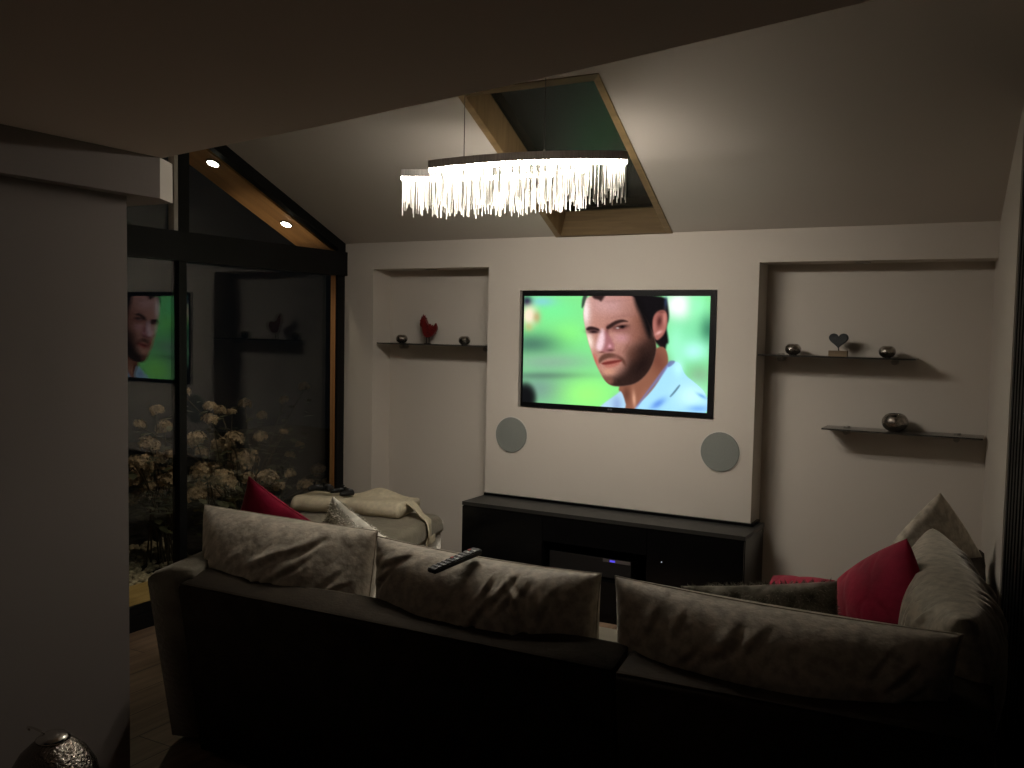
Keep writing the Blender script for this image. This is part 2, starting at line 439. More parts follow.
# ------------------------------------------------------------------ hydrangeas
def floret_head(r, seed):
    rn = random.Random(seed); b = B()
    n = 60
    for i in range(n):
        z = 1-1.45*(i+.5)/n; a = i*2.39996
        s = math.sqrt(max(0, 1-z*z)); d = Vector((s*math.cos(a), s*math.sin(a), z*.8))
        c = d*r*rn.uniform(.62, 1.1); nn = (d+Vector((rn.uniform(-.4, .4), rn.uniform(-.4, .4), rn.uniform(-.2, .4)))).normalized()
        t1 = nn.orthogonal().normalized(); t2 = nn.cross(t1); ps = r*rn.uniform(.2, .34); ph = rn.uniform(0, PI)
        for k in range(4):
            aa = ph+k*PI/2; u = t1*math.cos(aa)+t2*math.sin(aa); v = nn.cross(u)
            p = [c, c+u*ps*.6+v*ps*.42+nn*ps*.12, c+u*ps*1.05+nn*ps*rn.uniform(-.1, .3), c+u*ps*.6-v*ps*.42+nn*ps*.12]
            b.faces.new([b.verts.new(w) for w in p])
    return b
def hydrangea(label, base, heads, nleaf, seed):
    rn = random.Random(seed)
    t = thing('hydrangea_bush', label, 'plant', base, 'hydrangeas outside')
    sb = B(); lb = B()
    for i, (x, y, z, r) in enumerate(heads):
        h = B(); h.free()
        b = floret_head(r*rn.uniform(.8, 1.25), seed*100+i)
        bmesh.ops.transform(b, matrix=Matrix.LocRotScale((x, y, z), Matrix.Rotation(rn.uniform(-.5, .5), 3, 'X'), (1, 1, 1)), verts=b.verts)
        link_mesh('flower_head', b, M['petal'], t)
        p0 = Vector((base[0]+rn.uniform(-.12, .12), base[1]+rn.uniform(-.12, .12), base[2])); p2 = Vector((x, y, z-r*.3))
        p1 = (p0+p2)/2+Vector((rn.uniform(-.06, .06), rn.uniform(-.06, .06), .1))
        tube(sb, [p0, p0.lerp(p1, .5)+Vector((0, 0, .04)), p1, p1.lerp(p2, .5)+Vector((0, 0, .02)), p2], [.007, .006, .005, .004, .003], 5)
    zmax = max(h[2] for h in heads)
    for i in range(nleaf):
        hx, hy, hz, hr = rn.choice(heads); f = rn.uniform(.5, 1.)
        c = Vector((base[0], base[1], base[2])).lerp(Vector((hx, hy, hz-.03)), f)+Vector((rn.gauss(0, .07), rn.gauss(0, .07), rn.gauss(0, .05)))
        if c.z < base[2]+.02: c.z = base[2]+.02
        a = rn.uniform(0, 2*PI); u = Vector((math.cos(a), math.sin(a), rn.uniform(-.5, .3))).normalized(); v = u.cross(Vector((0, 0, 1))).normalized(); n = v.cross(u)
        L = rn.uniform(.07, .12); W = L*.55
        ring = [c, c+u*L*.3+v*W*.42+n*.006, c+u*L*.6+v*W*.46+n*.004, c+u*L, c+u*L*.6-v*W*.46+n*.004, c+u*L*.3-v*W*.42+n*.006]
        lb.faces.new([lb.verts.new(p) for p in ring])
    link_mesh('stems', sb, M['stem'], t); o = link_mesh('foliage', lb, M['leaf'], t); o['kind'] = 'stuff'
    return t
hydrangea("leafy hydrangea bush with pale dried flower heads, left of the black door stile", (-3.15, -.55, -.07), [(-3.101, -0.621, 0.939, 0.071), (-3.053, -0.729, 1.069, 0.046), (-3.032, -0.814, 0.838, 0.061), (-2.973, -0.928, 0.72, 0.068), (-3.054, -0.705, 0.72, 0.062), (-2.981, -0.682, 0.759, 0.054), (-3.338, -0.706, 0.554, 0.065), (-3.164, -0.655, 0.528, 0.072), (-2.973, -0.715, 0.591, 0.054), (-3.09, -0.784, 0.54, 0.055), (-2.99, -0.97, 0.744, 0.053), (-3.305, -0.58, 0.598, 0.065), (-3.162, -0.605, 0.614, 0.056), (-3.251, -0.744, 0.448, 0.056), (-3.132, -0.534, 0.636, 0.048), (-3.12, -0.792, 0.601, 0.055), (-3.345, -0.477, 0.397, 0.05), (-3.263, -0.588, 0.725, 0.048), (-3.238, -0.479, 0.445, 0.049)], 260, 1)
hydrangea("leafy hydrangea bush with pale dried flower heads, right of the black door stile", (-2.82, -.25, -.07), [(-2.679, -0.727, 0.897, 0.052), (-2.732, -0.556, 1.097, 0.045), (-2.944, -0.254, 1.035, 0.048), (-2.721, -0.567, 1.009, 0.053), (-2.951, -0.247, 0.786, 0.072), (-2.784, -0.275, 0.852, 0.071), (-2.956, -0.035, 0.635, 0.099), (-2.999, -0.123, 0.754, 0.049), (-2.695, -0.662, 0.665, 0.075), (-2.927, -0.337, 0.616, 0.064), (-2.925, -0.405, 0.502, 0.079), (-2.656, -0.52, 0.594, 0.076), (-2.695, -0.714, 0.516, 0.068), (-2.899, 0.093, 0.816, 0.05), (-2.663, -0.079, 0.541, 0.072), (-2.811, -0.428, 0.467, 0.055), (-2.763, -0.178, 0.552, 0.056), (-2.928, -0.163, 1.023, 0.04), (-2.671, 0.105, 0.869, 0.04), (-2.758, 0.463, 0.402, 0.077), (-2.662, 0.034, 0.473, 0.049), (-2.687, 0.19, 0.54, 0.041), (-2.895, -0.477, 0.764, 0.047)], 260, 2)
hydrangea("dim hydrangea bush with few small flower heads, set furthest back in the garden", (-3.45, .55, -.07), [(-3.492, 1.252, 1.113, 0.058), (-3.55, 1.059, 1.005, 0.057), (-3.556, 0.597, 0.998, 0.046), (-3.58, 0.821, 0.879, 0.047), (-3.51, 1.224, 0.591, 0.049), (-3.419, 1.364, 0.355, 0.059), (-3.599, 1.661, 0.147, 0.061), (-3.397, 0.97, 0.538, 0.038), (-3.499, -0.109, 1.138, 0.051), (-3.507, -0.499, 0.916, 0.042)], 160, 3)


# ------------------------------------------------------------------ television
def H_mat(src, dst):
    A = []
    for (x, y), (u, v) in zip(src, dst):
        A.append([x, y, 1, 0, 0, 0, -u*x, -u*y]); A.append([0, 0, 0, x, y, 1, -v*x, -v*y])
    h = np.linalg.solve(np.array(A, float), np.array(dst, float).reshape(-1))
    return np.append(h, 1).reshape(3, 3)

NX, NY = 400, 226
def screen_picture():
    """close-up of a bearded man in a pale blue shirt in front of blurred greenery, painted as soft shapes"""
    Hm = H_mat([(524.3, 296.1), (711.4, 296.1), (708.5, 413.3), (522.9, 401.6)], [(0, 0), (1, 0), (1, 1), (0, 1)])
    Hi = np.linalg.inv(Hm)
    U, V = np.meshgrid((np.arange(NX)+.5)/NX, (np.arange(NY)+.5)/NY)
    w = Hi[2, 0]*U+Hi[2, 1]*V+Hi[2, 2]
    PX = (Hi[0, 0]*U+Hi[0, 1]*V+Hi[0, 2])/w; PY = (Hi[1, 0]*U+Hi[1, 1]*V+Hi[1, 2])/w
    img = np.zeros((NY, NX, 3)); img[:] = (128, 228, 140)
    Z = lambda x, y: (520+x/5.12, 285+y/5.12)
    F = lambda x, y: (576+x/8.5333, 288+y/8.5333)
    G = lambda x, y: (576+x/7.111, 340+y/7.111)
    def mix(a, col):
        nonlocal img
        img = img*(1-a[..., None])+np.array(col, float)*a[..., None]
    def ga(T, x, y, sx, sy, col, al, p=1., rot=0., clip=None):
        k = {Z: 5.12, F: 8.5333, G: 7.111}[T]; cx, cy = T(x, y); sx /= k; sy /= k
        dx, dy = PX-cx, PY-cy
        if rot: c, s = math.cos(rot), math.sin(rot); dx, dy = dx*c+dy*s, -dx*s+dy*c
        mix(al*np.exp(-((dx/sx)**2+(dy/sy)**2)**p)*(1 if clip is None else clip), col)
    def po(T, pts, col, soft=.7, al=1., clip=None):
        P = [T(*q) for q in pts]
        for _ in range(2):      # rounded corners
            P = [q for (a0, b0), (a1, b1) in zip(P, P[1:]+P[:1]) for q in ((a0*.75+a1*.25, b0*.75+b1*.25), (a0*.25+a1*.75, b0*.25+b1*.75))]
        n = len(P)
        inside = np.zeros(PX.shape, bool); dist = np.full(PX.shape, 1e9)
        for i in range(n):
            x0, y0 = P[i]; x1, y1 = P[(i+1) % n]
            cond = (y0 > PY) != (y1 > PY)
            xi = (x1-x0)*(PY-y0)/((y1-y0) if abs(y1-y0) > 1e-9 else 1e-9)+x0
            inside ^= cond & (PX < xi)
            dx, dy = x1-x0, y1-y0; t = np.clip(((PX-x0)*dx+(PY-y0)*dy)/(dx*dx+dy*dy+1e-12), 0, 1)
            dist = np.minimum(dist, np.hypot(PX-x0-t*dx, PY-y0-t*dy))
        sd = np.where(inside, dist, -dist); a = np.clip(sd/soft*.5+.5, 0, 1); a = a*a*(3-2*a)
        mix(a*al*(1 if clip is None else clip), col); return a
    # blurred pitch behind
    ga(Z, 170, 130, 120, 60, (120, 238, 150), .9); ga(Z, 250, 250, 90, 60, (140, 250, 130), .8)
    ga(Z, 60, 305, 150, 62, (74, 116, 98), .92); ga(Z, 150, 395, 230, 48, (138, 178, 150), .92)
    ga(Z, 110, 535, 170, 95, (118, 152, 142), .95); ga(Z, 130, 465, 230, 20, (92, 124, 108), .8)
    ga(Z, 350, 560, 150, 90, (156, 252, 126), .97); ga(Z, 110, 85, 70, 26, (130, 205, 215), .8)
    ga(Z, 35, 85, 26, 28, (22, 22, 52), .98); ga(Z, 46, 155, 42, 56, (252, 230, 204), 1., 1.3); ga(Z, 86, 165, 20, 30, (190, 150, 105), .7)
    ga(Z, 45, 215, 22, 22, (196, 178, 110), .6)
    ga(Z, 26, 580, 60, 80, (18, 18, 20), 1., 3.)
    ga(Z, 880, 250, 160, 200, (130, 225, 170), .9); ga(Z, 815, 105, 75, 75, (255, 255, 255), 1., 1.4)
    ga(Z, 915, 110, 50, 70, (155, 252, 190), .9); ga(Z, 970, 230, 45, 75, (62, 128, 98), .9)
    ga(Z, 890, 340, 80, 55, (178, 255, 236), 1.); ga(Z, 800, 300, 50, 110, (160, 250, 205), .8); ga(Z, 925, 460, 70, 55, (132, 182, 140), .9)
    # hair mass
    po(F, [(62, 55), (770, 55), (790, 150), (802, 262), (775, 330), (788, 400), (798, 470), (778, 480), (770, 535), (735, 520), (690, 470), (640, 430), (560, 250), (450, 40)], (20, 17, 19), 1.6)
    ga(F, 770, 120, 14, 60, (60, 80, 120), .6)
    # neck
    po(G, [(300, 325), (420, 240), (560, 60), (640, 40), (668, 150), (640, 255), (560, 355), (470, 470), (430, 500), (345, 500), (325, 400)], (142, 92, 72), 1.)
    ga(G, 590, 150, 60, 110, (110, 62, 50), .7, 1., -.5); ga(G, 420, 425, 14, 60, (232, 176, 148), .8, 1., -.1); ga(G, 365, 385, 28, 60, (96, 58, 46), .8)
    ga(G, 480, 400, 22, 70, (160, 104, 84), .6, 1., .6)
    # shirt
    po(Z, [(395, 640), (440, 600), (500, 560), (525, 535), (560, 660), (395, 660)], (176, 214, 238), 1.)
    ga(Z, 500, 610, 25, 40, (128, 150, 205), .6)
    po(G, [(400, 520), (440, 470), (560, 350), (640, 215), (665, 165), (740, 148), (780, 250), (850, 300), (945, 388), (960, 560), (400, 560)], (166, 222, 248), .9)
    ga(G, 830, 400, 110, 90, (205, 252, 255), .9); ga(G, 735, 200, 40, 60, (190, 250, 250), .8)
    ga(G, 590, 455, 60, 26, (92, 140, 226), .85, 1., -.6); ga(G, 880, 490, 80, 26, (110, 165, 238), .7); ga(G, 905, 400, 40, 12, (80, 140, 215), .6, 1., .5)
    po(G, [(672, 405), (700, 372), (742, 318), (752, 322), (712, 376), (680, 408)], (60, 90, 110), .8, .85)
    po(G, [(660, 160), (690, 150), (610, 270), (500, 400), (440, 490), (420, 490), (530, 340)], (118, 128, 190), 1., .7)
    po(G, [(664, 150), (700, 145), (715, 156), (680, 190), (655, 195)], (105, 110, 160), .9, .8)
    # face
    fm = po(F, [(95, 55), (70, 150), (62, 235), (78, 330), (102, 440), (130, 530), (168, 635), (205, 715), (250, 790), (306, 836), (396, 842), (528, 818), (640, 705), (690, 560), (690, 470), (640, 330), (580, 225), (520, 130), (498, 55)], (184, 132, 118), 1.)
    ga(F, 85, 190, 42, 140, (255, 240, 238), .95, clip=fm); ga(F, 118, 450, 34, 80, (250, 226, 212), .95, 1., -.2, clip=fm)
    ga(F, 310, 150, 150, 80, (192, 148, 146), .8, clip=fm); ga(F, 200, 130, 80, 90, (206, 162, 158), .5, clip=fm)
    ga(F, 530, 280, 90, 160, (138, 90, 74), .85, 1., -.35, clip=fm); ga(F, 440, 190, 70, 60, (170, 124, 114), .6, clip=fm)
    ga(F, 400, 425, 80, 46, (202, 146, 152), .8, clip=fm); ga(F, 520, 420, 60, 70, (146, 94, 78), .7, clip=fm)
    ga(F, 170, 620, 22, 60, (196, 92, 76), .7, 1., -.3, clip=fm)
    # beard
    po(F, [(625, 330), (760, 440), (760, 580), (690, 760), (560, 880), (400, 910), (290, 900), (235, 800), (262, 770), (350, 740), (420, 690), (450, 620), (470, 530), (560, 450), (600, 400)], (44, 29, 25), 8., .97, clip=fm)
    ga(F, 560, 640, 70, 110, (26, 17, 16), .85, 1., .5, clip=fm); ga(F, 480, 560, 80, 90, (92, 58, 47), .6, clip=fm)
    po(F, [(205, 690), (240, 740), (330, 770), (300, 836), (250, 800)], (118, 76, 62), 2.5, .8, clip=fm)
    ga(F, 285, 715, 62, 34, (205, 148, 124), .9, clip=fm); ga(F, 290, 800, 40, 26, (128, 84, 70), .7, clip=fm)
    po(F, [(192, 610), (235, 560), (300, 552), (370, 572), (425, 610), (440, 680), (410, 650), (385, 612), (300, 592), (228, 622), (205, 650)], (92, 58, 48), 1.6, .9, clip=fm)
    ga(F, 470, 380, 150, 60, (120, 78, 66), .35, 1., .5, clip=fm); ga(F, 580, 330, 50, 140, (92, 56, 46), .6, 1., -.1, clip=fm)
    ga(F, 400, 240, 120, 18, (150, 104, 96), .5, 1., -.15, clip=fm); ga(F, 330, 110, 130, 10, (160, 116, 112), .4, 1., -.05, clip=fm)
    ga(F, 350, 590, 30, 60, (150, 96, 88), .5, 1., .5, clip=fm); ga(F, 440, 500, 12, 60, (126, 80, 70), .5, 1., .55, clip=fm)
    # mouth
    po(F, [(212, 648), (252, 628), (296, 622), (345, 616), (402, 612), (388, 632), (320, 652), (262, 660)], (112, 44, 40), 1., .95)
    po(F, [(236, 660), (300, 653), (384, 630), (370, 658), (315, 680), (262, 682)], (176, 104, 92), 1.6, .85)
    po(F, [(240, 622), (296, 604), (380, 606), (300, 618), (250, 634)], (176, 104, 92), 1., .7)
    # nose
    po(F, [(240, 345), (285, 400), (318, 455), (335, 500), (322, 538), (265, 552), (212, 546), (235, 480)], (160, 102, 106), 2., .9)
    po(F, [(212, 350), (240, 352), (250, 430), (240, 500), (215, 540), (182, 528), (172, 495), (192, 430)], (242, 208, 216), 2.6, .9)
    ga(F, 292, 496, 16, 16, (222, 160, 172), .8); ga(F, 300, 532, 30, 10, (84, 46, 46), .8); ga(F, 225, 548, 26, 8, (110, 64, 60), .8)
    # brows and eyes
    ga(F, 272, 350, 16, 40, (112, 66, 64), .8); ga(F, 370, 345, 85, 30, (116, 68, 62), .85); ga(F, 148, 366, 55, 22, (120, 78, 76), .8)
    po(F, [(84, 348), (112, 326), (160, 332), (204, 350), (200, 368), (150, 356), (98, 366)], (44, 28, 28), 1.1, .95)
    po(F, [(258, 332), (300, 300), (345, 276), (402, 266), (458, 288), (410, 290), (352, 306), (296, 346), (266, 352)], (46, 29, 27), 1.2, .95)
    ga(F, 154, 374, 42, 13, (36, 22, 24), .95); ga(F, 392, 330, 55, 14, (40, 24, 24), .95, 1., -.15); ga(F, 358, 342, 15, 7, (212, 190, 186), .9); ga(F, 400, 332, 15, 11, (18, 10, 12), 1.)
    ga(F, 380, 362, 60, 7, (150, 98, 96), .8, 1., -.1)
    # hairline
    po(F, [(128, 50), (255, 50), (240, 82), (214, 118), (196, 100), (150, 92)], (40, 27, 26), 1.6, .95)
    po(F, [(44, 180), (58, 55), (104, 55), (80, 110), (66, 160)], (58, 66, 60), 1., .95)
    po(F, [(490, 50), (540, 50), (600, 220), (660, 330), (640, 440), (605, 390), (560, 250), (510, 150)], (18, 15, 16), 3.6, 1.)
    # ear
    po(F, [(655, 320), (662, 245), (695, 200), (748, 184), (784, 216), (786, 310), (760, 395), (715, 440), (688, 448), (668, 400)], (166, 102, 92), 1.1)
    ga(F, 716, 285, 24, 50, (78, 38, 36), .9, 1., .15); ga(F, 760, 260, 14, 60, (196, 130, 118), .8); ga(F, 712, 382, 34, 14, (236, 176, 170), .85, 1., -.5); ga(F, 735, 205, 36, 12, (104, 58, 52), .6)
    ga(F, 676, 330, 14, 50, (182, 116, 108), .6)
    gr = np.random.default_rng(4).normal(0, 1, (NY, NX)); gr = (gr+np.roll(gr, 1, 0)+np.roll(gr, 1, 1)+np.roll(gr, (1, 1), (0, 1)))/2
    img = img*(1+(.016*gr*fm)[..., None])+(.8*gr)[..., None]
    return np.clip(img, 0, 255)/255

tv = thing('television', 'wall mounted flat television showing a bearded man in a pale blue shirt', 'television', (0, 0, 1.19))
X0, X1, ZB, ZT = -.612, .615, 1.190, 1.908
px0, px1, pzb, pzt = X0+.012, X1-.034, ZB+.028, ZT-.032
pic = screen_picture()
def screen_mesh():
    me = bpy.data.meshes.new('screen')
    xs = np.linspace(px0, px1, NX+1); zs = np.linspace(pzt, pzb, NY+1)
    XX, ZZ = np.meshgrid(xs, zs); co_ = np.stack([XX, np.full_like(XX, -.0062), ZZ], -1).reshape(-1, 3)
    idx = np.arange((NX+1)*(NY+1)).reshape(NY+1, NX+1)
    fc = np.stack([idx[:-1, :-1], idx[1:, :-1], idx[1:, 1:], idx[:-1, 1:]], -1).reshape(-1, 4)
    me.vertices.add(len(co_)); me.vertices.foreach_set('co', co_.ravel())
    me.loops.add(fc.size); me.loops.foreach_set('vertex_index', fc.ravel())
    me.polygons.add(len(fc)); me.polygons.foreach_set('loop_start', np.arange(0, fc.size, 4)); me.polygons.foreach_set('loop_total', np.full(len(fc), 4))
    me.update(); me.validate()
    at_ = me.color_attributes.new('picture', 'FLOAT_COLOR', 'POINT')
    pp = np.pad(pic, ((0, 1), (0, 1), (0, 0)), mode='edge'); pm = np.pad(pic, ((1, 0), (1, 0), (0, 0)), mode='edge')
    s = (pp+pm)/2
    lin = np.where(s <= .04045, s/12.92, ((s+.055)/1.055)**2.4)
    at_.data.foreach_set('color', np.concatenate([lin, np.ones(lin.shape[:2]+(1,))], -1).astype(np.float32).ravel())
    m, nt, out = new_mat('lit television picture')
    a = nt.nodes.new('ShaderNodeVertexColor'); a.layer_name = 'picture'
    e = nt.nodes.new('ShaderNodeEmission'); e.inputs[1].default_value = SCREEN
    nt.links.new(a.outputs[0], e.inputs[0]); nt.links.new(e.outputs[0], out.inputs[0])
    me.materials.append(m)
    o = bpy.data.objects.new('screen', me); COL.objects.link(o); o.parent = tv; o.matrix_parent_inverse = world_of(tv).inverted()
SCREEN = 1.12
screen_mesh()
b = B(); box(b, X0, X1, -.006, .085, ZB, ZT); link_mesh('housing', b, M['satin'], tv)
b = B()
box(b, X0, px0, -.010, -.004, ZB, ZT); box(b, px1, X1, -.010, -.004, ZB, ZT)
box(b, px0, px1, -.010, -.004, ZB, pzb); box(b, px0, px1, -.010, -.004, pzt, ZT)
link_mesh('bezel', b, M['bezel'], tv)
b = B(); disc_y(b, -.018, -.0115, -.009, ZB+.014, .0055, 16); box(b, -.009, .006, -.0115, -.009, ZB+.0095, ZB+.0185)
link_mesh('badge', b, M['silverstrip'], tv)

# ------------------------------------------------------------------ in-wall speakers
for x, z, lab in ((-.677, 1.003, 'round grey in-wall speaker left below the television'), (.661, 1.003, 'round grey in-wall speaker right below the television')):
    t = thing('wall_speaker', lab, 'speaker', (x, 0, z), 'in-wall speakers')
    b = B(); disc_y(b, x, -.003, .0, z, .118, 64); link_mesh('rim', b, M['trimwhite'], t)
    b = B(); disc_y(b, x, -.009, -.002, z, .1115, 64, .109); link_mesh('grille', b, M['grille'], t)

# ------------------------------------------------------------------ glass shelves and what stands on them
def shelf(x0, x1, z, label, d=.185, br=(.1, .85)):
    t = thing('glass_shelf', label, 'shelf', ((x0+x1)/2, ND, z), 'glass wall shelves')
    b = B(); box(b, x0, x1, ND-d, ND, z-.008, z); link_mesh('glass_panel', b, M['shelfglass'], t, bevel=.0015, seg=1)
    for f in br:
        x = x0+(x1-x0)*f
        b = B(); tube(b, [(x, ND-.001, z-.024), (x, ND-.075, z-.024)], .0155, 16); lathe(b, [(.0005, 0), (.017, 0), (.017, .006), (.0005, .007)], (x, ND-.035, z), 20)
        link_mesh('bracket', b, M['satinsteel'], t)
    return t
ZS1, ZS2, ZS3 = 1.560, 1.558, 1.174
shelf(-1.752, -.868, ZS1, 'dark glass shelf in the left niche carrying a red rooster', br=(.14, .90))
shelf(.849, 1.648, ZS2, 'dark glass shelf in the right niche carrying a heart ornament, upper of two', br=(.12, .86))
shelf(1.200, xright(.2)-.010, ZS3, 'dark glass shelf in the right niche with one big globe, lower of two', br=(.14, .84))

def globe(x, y, z, r, label, grp='mercury glass candle globes'):
    t = thing('candle_holder', label, 'candle holder', (x, y, z), grp)
    b = B(); prof = []
    for i in range(15):
        a = -PI/2+.42+(PI-.98)*i/14; prof.append((r*math.cos(a), r*.80*math.sin(a)))
    zb = prof[0][1]; prof = [(q, w-zb) for q, w in prof]; top = prof[-1]
    prof += [(top[0]-.004, top[1])]+[(max(q-.004, .003), max(w, .005)) for q, w in prof[-2::-1]]
    lathe(b, [(.0005, 0)]+prof+[(.0005, .006)], (x, y, z), 32); link_mesh('glass_bowl', b, M['mercury'], t, smooth=True)
globe(-1.603, .10, ZS1, .040, 'small silver candle globe left of the red rooster')
globe(-1.098, .10, ZS1, .040, 'small silver candle globe right of the red rooster, in left niche')
globe(1.020, .10, ZS2, .043, 'small silver candle globe left of the dark heart')
globe(1.502, .10, ZS2, .043, 'small silver candle globe right of the dark heart')
globe(1.555, .10, ZS3, .066, 'large silver candle globe alone on the lowest right shelf')

ro = thing('rooster_figurine', 'red tin rooster figurine standing on the left niche shelf', 'figurine', (-1.39, .11, ZS1))
SC = 1/1620.
def rp(x, y): return (-1.400+(x-190)*SC, (ZS1+.004)+(462-y)*SC)
def plate(name, pts, y0, y1, mat, par, bevel=.002):
    b = B(); P = [rp(*p) for p in pts]
    lo = [b.verts.new((x, y0, z)) for x, z in P]; hi = [b.verts.new((x, y1, z)) for x, z in P]
    b.faces.new(lo); b.faces.new(hi[::-1])
    for i in range(len(P)): j = (i+1) % len(P); b.faces.new((lo[i], lo[j], hi[j], hi[i]))
    return link_mesh(name, b, mat, par)
plate('body', [(136, 215), (150, 200), (172, 205), (186, 238), (205, 262), (232, 285), (262, 300), (290, 312), (302, 330), (288, 362), (250, 390), (205, 404), (165, 388), (140, 345), (128, 290), (124, 245)], .098, .122, M['roost'], ro)
plate('wing', [(168, 290), (205, 285), (245, 310), (240, 345), (205, 362), (178, 340)], .092, .099, M['roost'], ro)
plate('tail', [(212, 262), (226, 250), (240, 285), (258, 262), (270, 295), (286, 262), (300, 242), (318, 280), (320, 310), (300, 345), (262, 330), (225, 292)], .103, .117, M['roost'], ro)
plate('head', [(118, 180), (138, 176), (158, 190), (172, 212), (150, 232), (128, 250), (110, 232), (98, 214), (112, 206)], .100, .120, M['roost'], ro)
plate('comb', [(118, 184), (112, 168), (126, 176), (138, 146), (148, 172), (160, 158), (162, 180), (186, 186), (168, 204), (140, 188)], .106, .114, M['roost'], ro)
plate('wattle', [(100, 232), (118, 240), (124, 270), (112, 288), (98, 278), (92, 255)], .107, .113, M['roost'], ro)
for xx in (178, 214):
    b = B(); x, z = rp(xx, 396); tube(b, [(x, .11, z), (x+.001, .11, ZS1+.003)], .0035, 8)
    box(b, x-.012, x+.008, .102, .118, ZS1, ZS1+.004); link_mesh('leg', b, M['wire'], ro)

ht = thing('heart_ornament', 'dark slate heart on a small wooden block, on upper right shelf', 'ornament', (1.257, .10, ZS2))
b = B(); box(b, 1.257-.047, 1.257+.047, .077, .123, ZS2, ZS2+.030); link_mesh('block', b, M['woodblock'], ht, bevel=.003)
b = B(); tube(b, [(1.259, .10, ZS2+.03), (1.259, .10, ZS2+.056)], .004, 8); link_mesh('peg', b, M['chrome'], ht)
b = B(); P = []
for i in range(40):
    a = 2*PI*i/40
    P.append((1.257+.0031*16*math.sin(a)**3*1.02, ZS2+.088+.0029*(13*math.cos(a)-5*math.cos(2*a)-2*math.cos(3*a)-math.cos(4*a))))
rings = []
for y, s in ((.088, .90), (.091, .97), (.095, 1), (.105, 1), (.109, .97), (.112, .90)):
    rings.append([(1.257+(x-1.257)*s, y, ZS2+.088+(z-ZS2-.088)*s) for x, z in P])
loft(b, rings); link_mesh('heart', b, M['slate'], ht)

# ------------------------------------------------------------------ media console
CX0, CX1, CY0, CZ = XL+.004, .888, -.285, .604
mc = thing('media_console', 'long black gloss media console under the television', 'console', (0, -.14, 0))
b = B()
box(b, CX0, CX1, -.262, -.002, .0, .055)                       # plinth
box(b, CX0, -.300, -.265, -.002, .055, CZ-.022); box(b, .345, CX1, -.265, -.002, .055, CZ-.022)
box(b, -.300, .345, -.030, -.002, .055, CZ-.022); box(b, -.300, .345, -.265, -.030, .055, .25)
box(b, -.300, .345, -.265, -.030, .425, CZ-.022)
box(b, XR+.004, CX1, -.002, .13, 0, CZ-.022)
link_mesh('carcass', b, M['gloss'], mc, bevel=.002, seg=1)
b = B(); prism(b, [(CX0, CY0), (CX1+.003, CY0), (CX1+.003, .135), (XR+.003, .135), (XR+.003, -.002), (CX0, -.002)], CZ-.022, CZ); link_mesh('top', b, M['blacktop'], mc, bevel=.002, seg=1)
b = B(); box(b, CX0, XR+.003, -.020, -.0025, CZ, CZ+.016); box(b, XR+.003, XR+.02, -.020, .135, CZ, CZ+.016); link_mesh('back_lip', b, M['gloss'], mc)
for x0, x1 in ((CX0+.003, -.303), (.348, CX1-.003)):
    o = bx('drawer_front', M['gloss'], mc, x0, x1, CY0, -.266, .06, CZ-.027, bevel=.0015, seg=1)
bx('flap', M['gloss'], mc, -.299, .344, CY0, -.266, .43, CZ-.027, bevel=.0015, seg=1)
bx('lower_front', M['gloss'], mc, -.299, .344, CY0, -.266, .06, .245, bevel=.0015, seg=1)
b = B(); disc_y(b, .435, CY0-.0015, CY0+.001, .405, .0035, 10); link_mesh('standby_light', b, M['whiteled'], mc)
mp_ = thing('media_player', 'black media player with a blue light on the open console shelf', 'media player', (.0, -.15, .25))
bx('case', M['satin'], mp_, -.265, .245, -.255, -.045, .262, .372, bevel=.004)
bx('trim_strip', M['silverstrip'], mp_, .075, .243, -.258, -.254, .352, .370)
bx('power_light', M['blueled'], mp_, .118, .150, -.2595, -.2575, .355, .366)
for x in (-.22, .2): bx('foot', M['satin'], mp_, x-.02, x+.02, -.22, -.08, .25, .263)

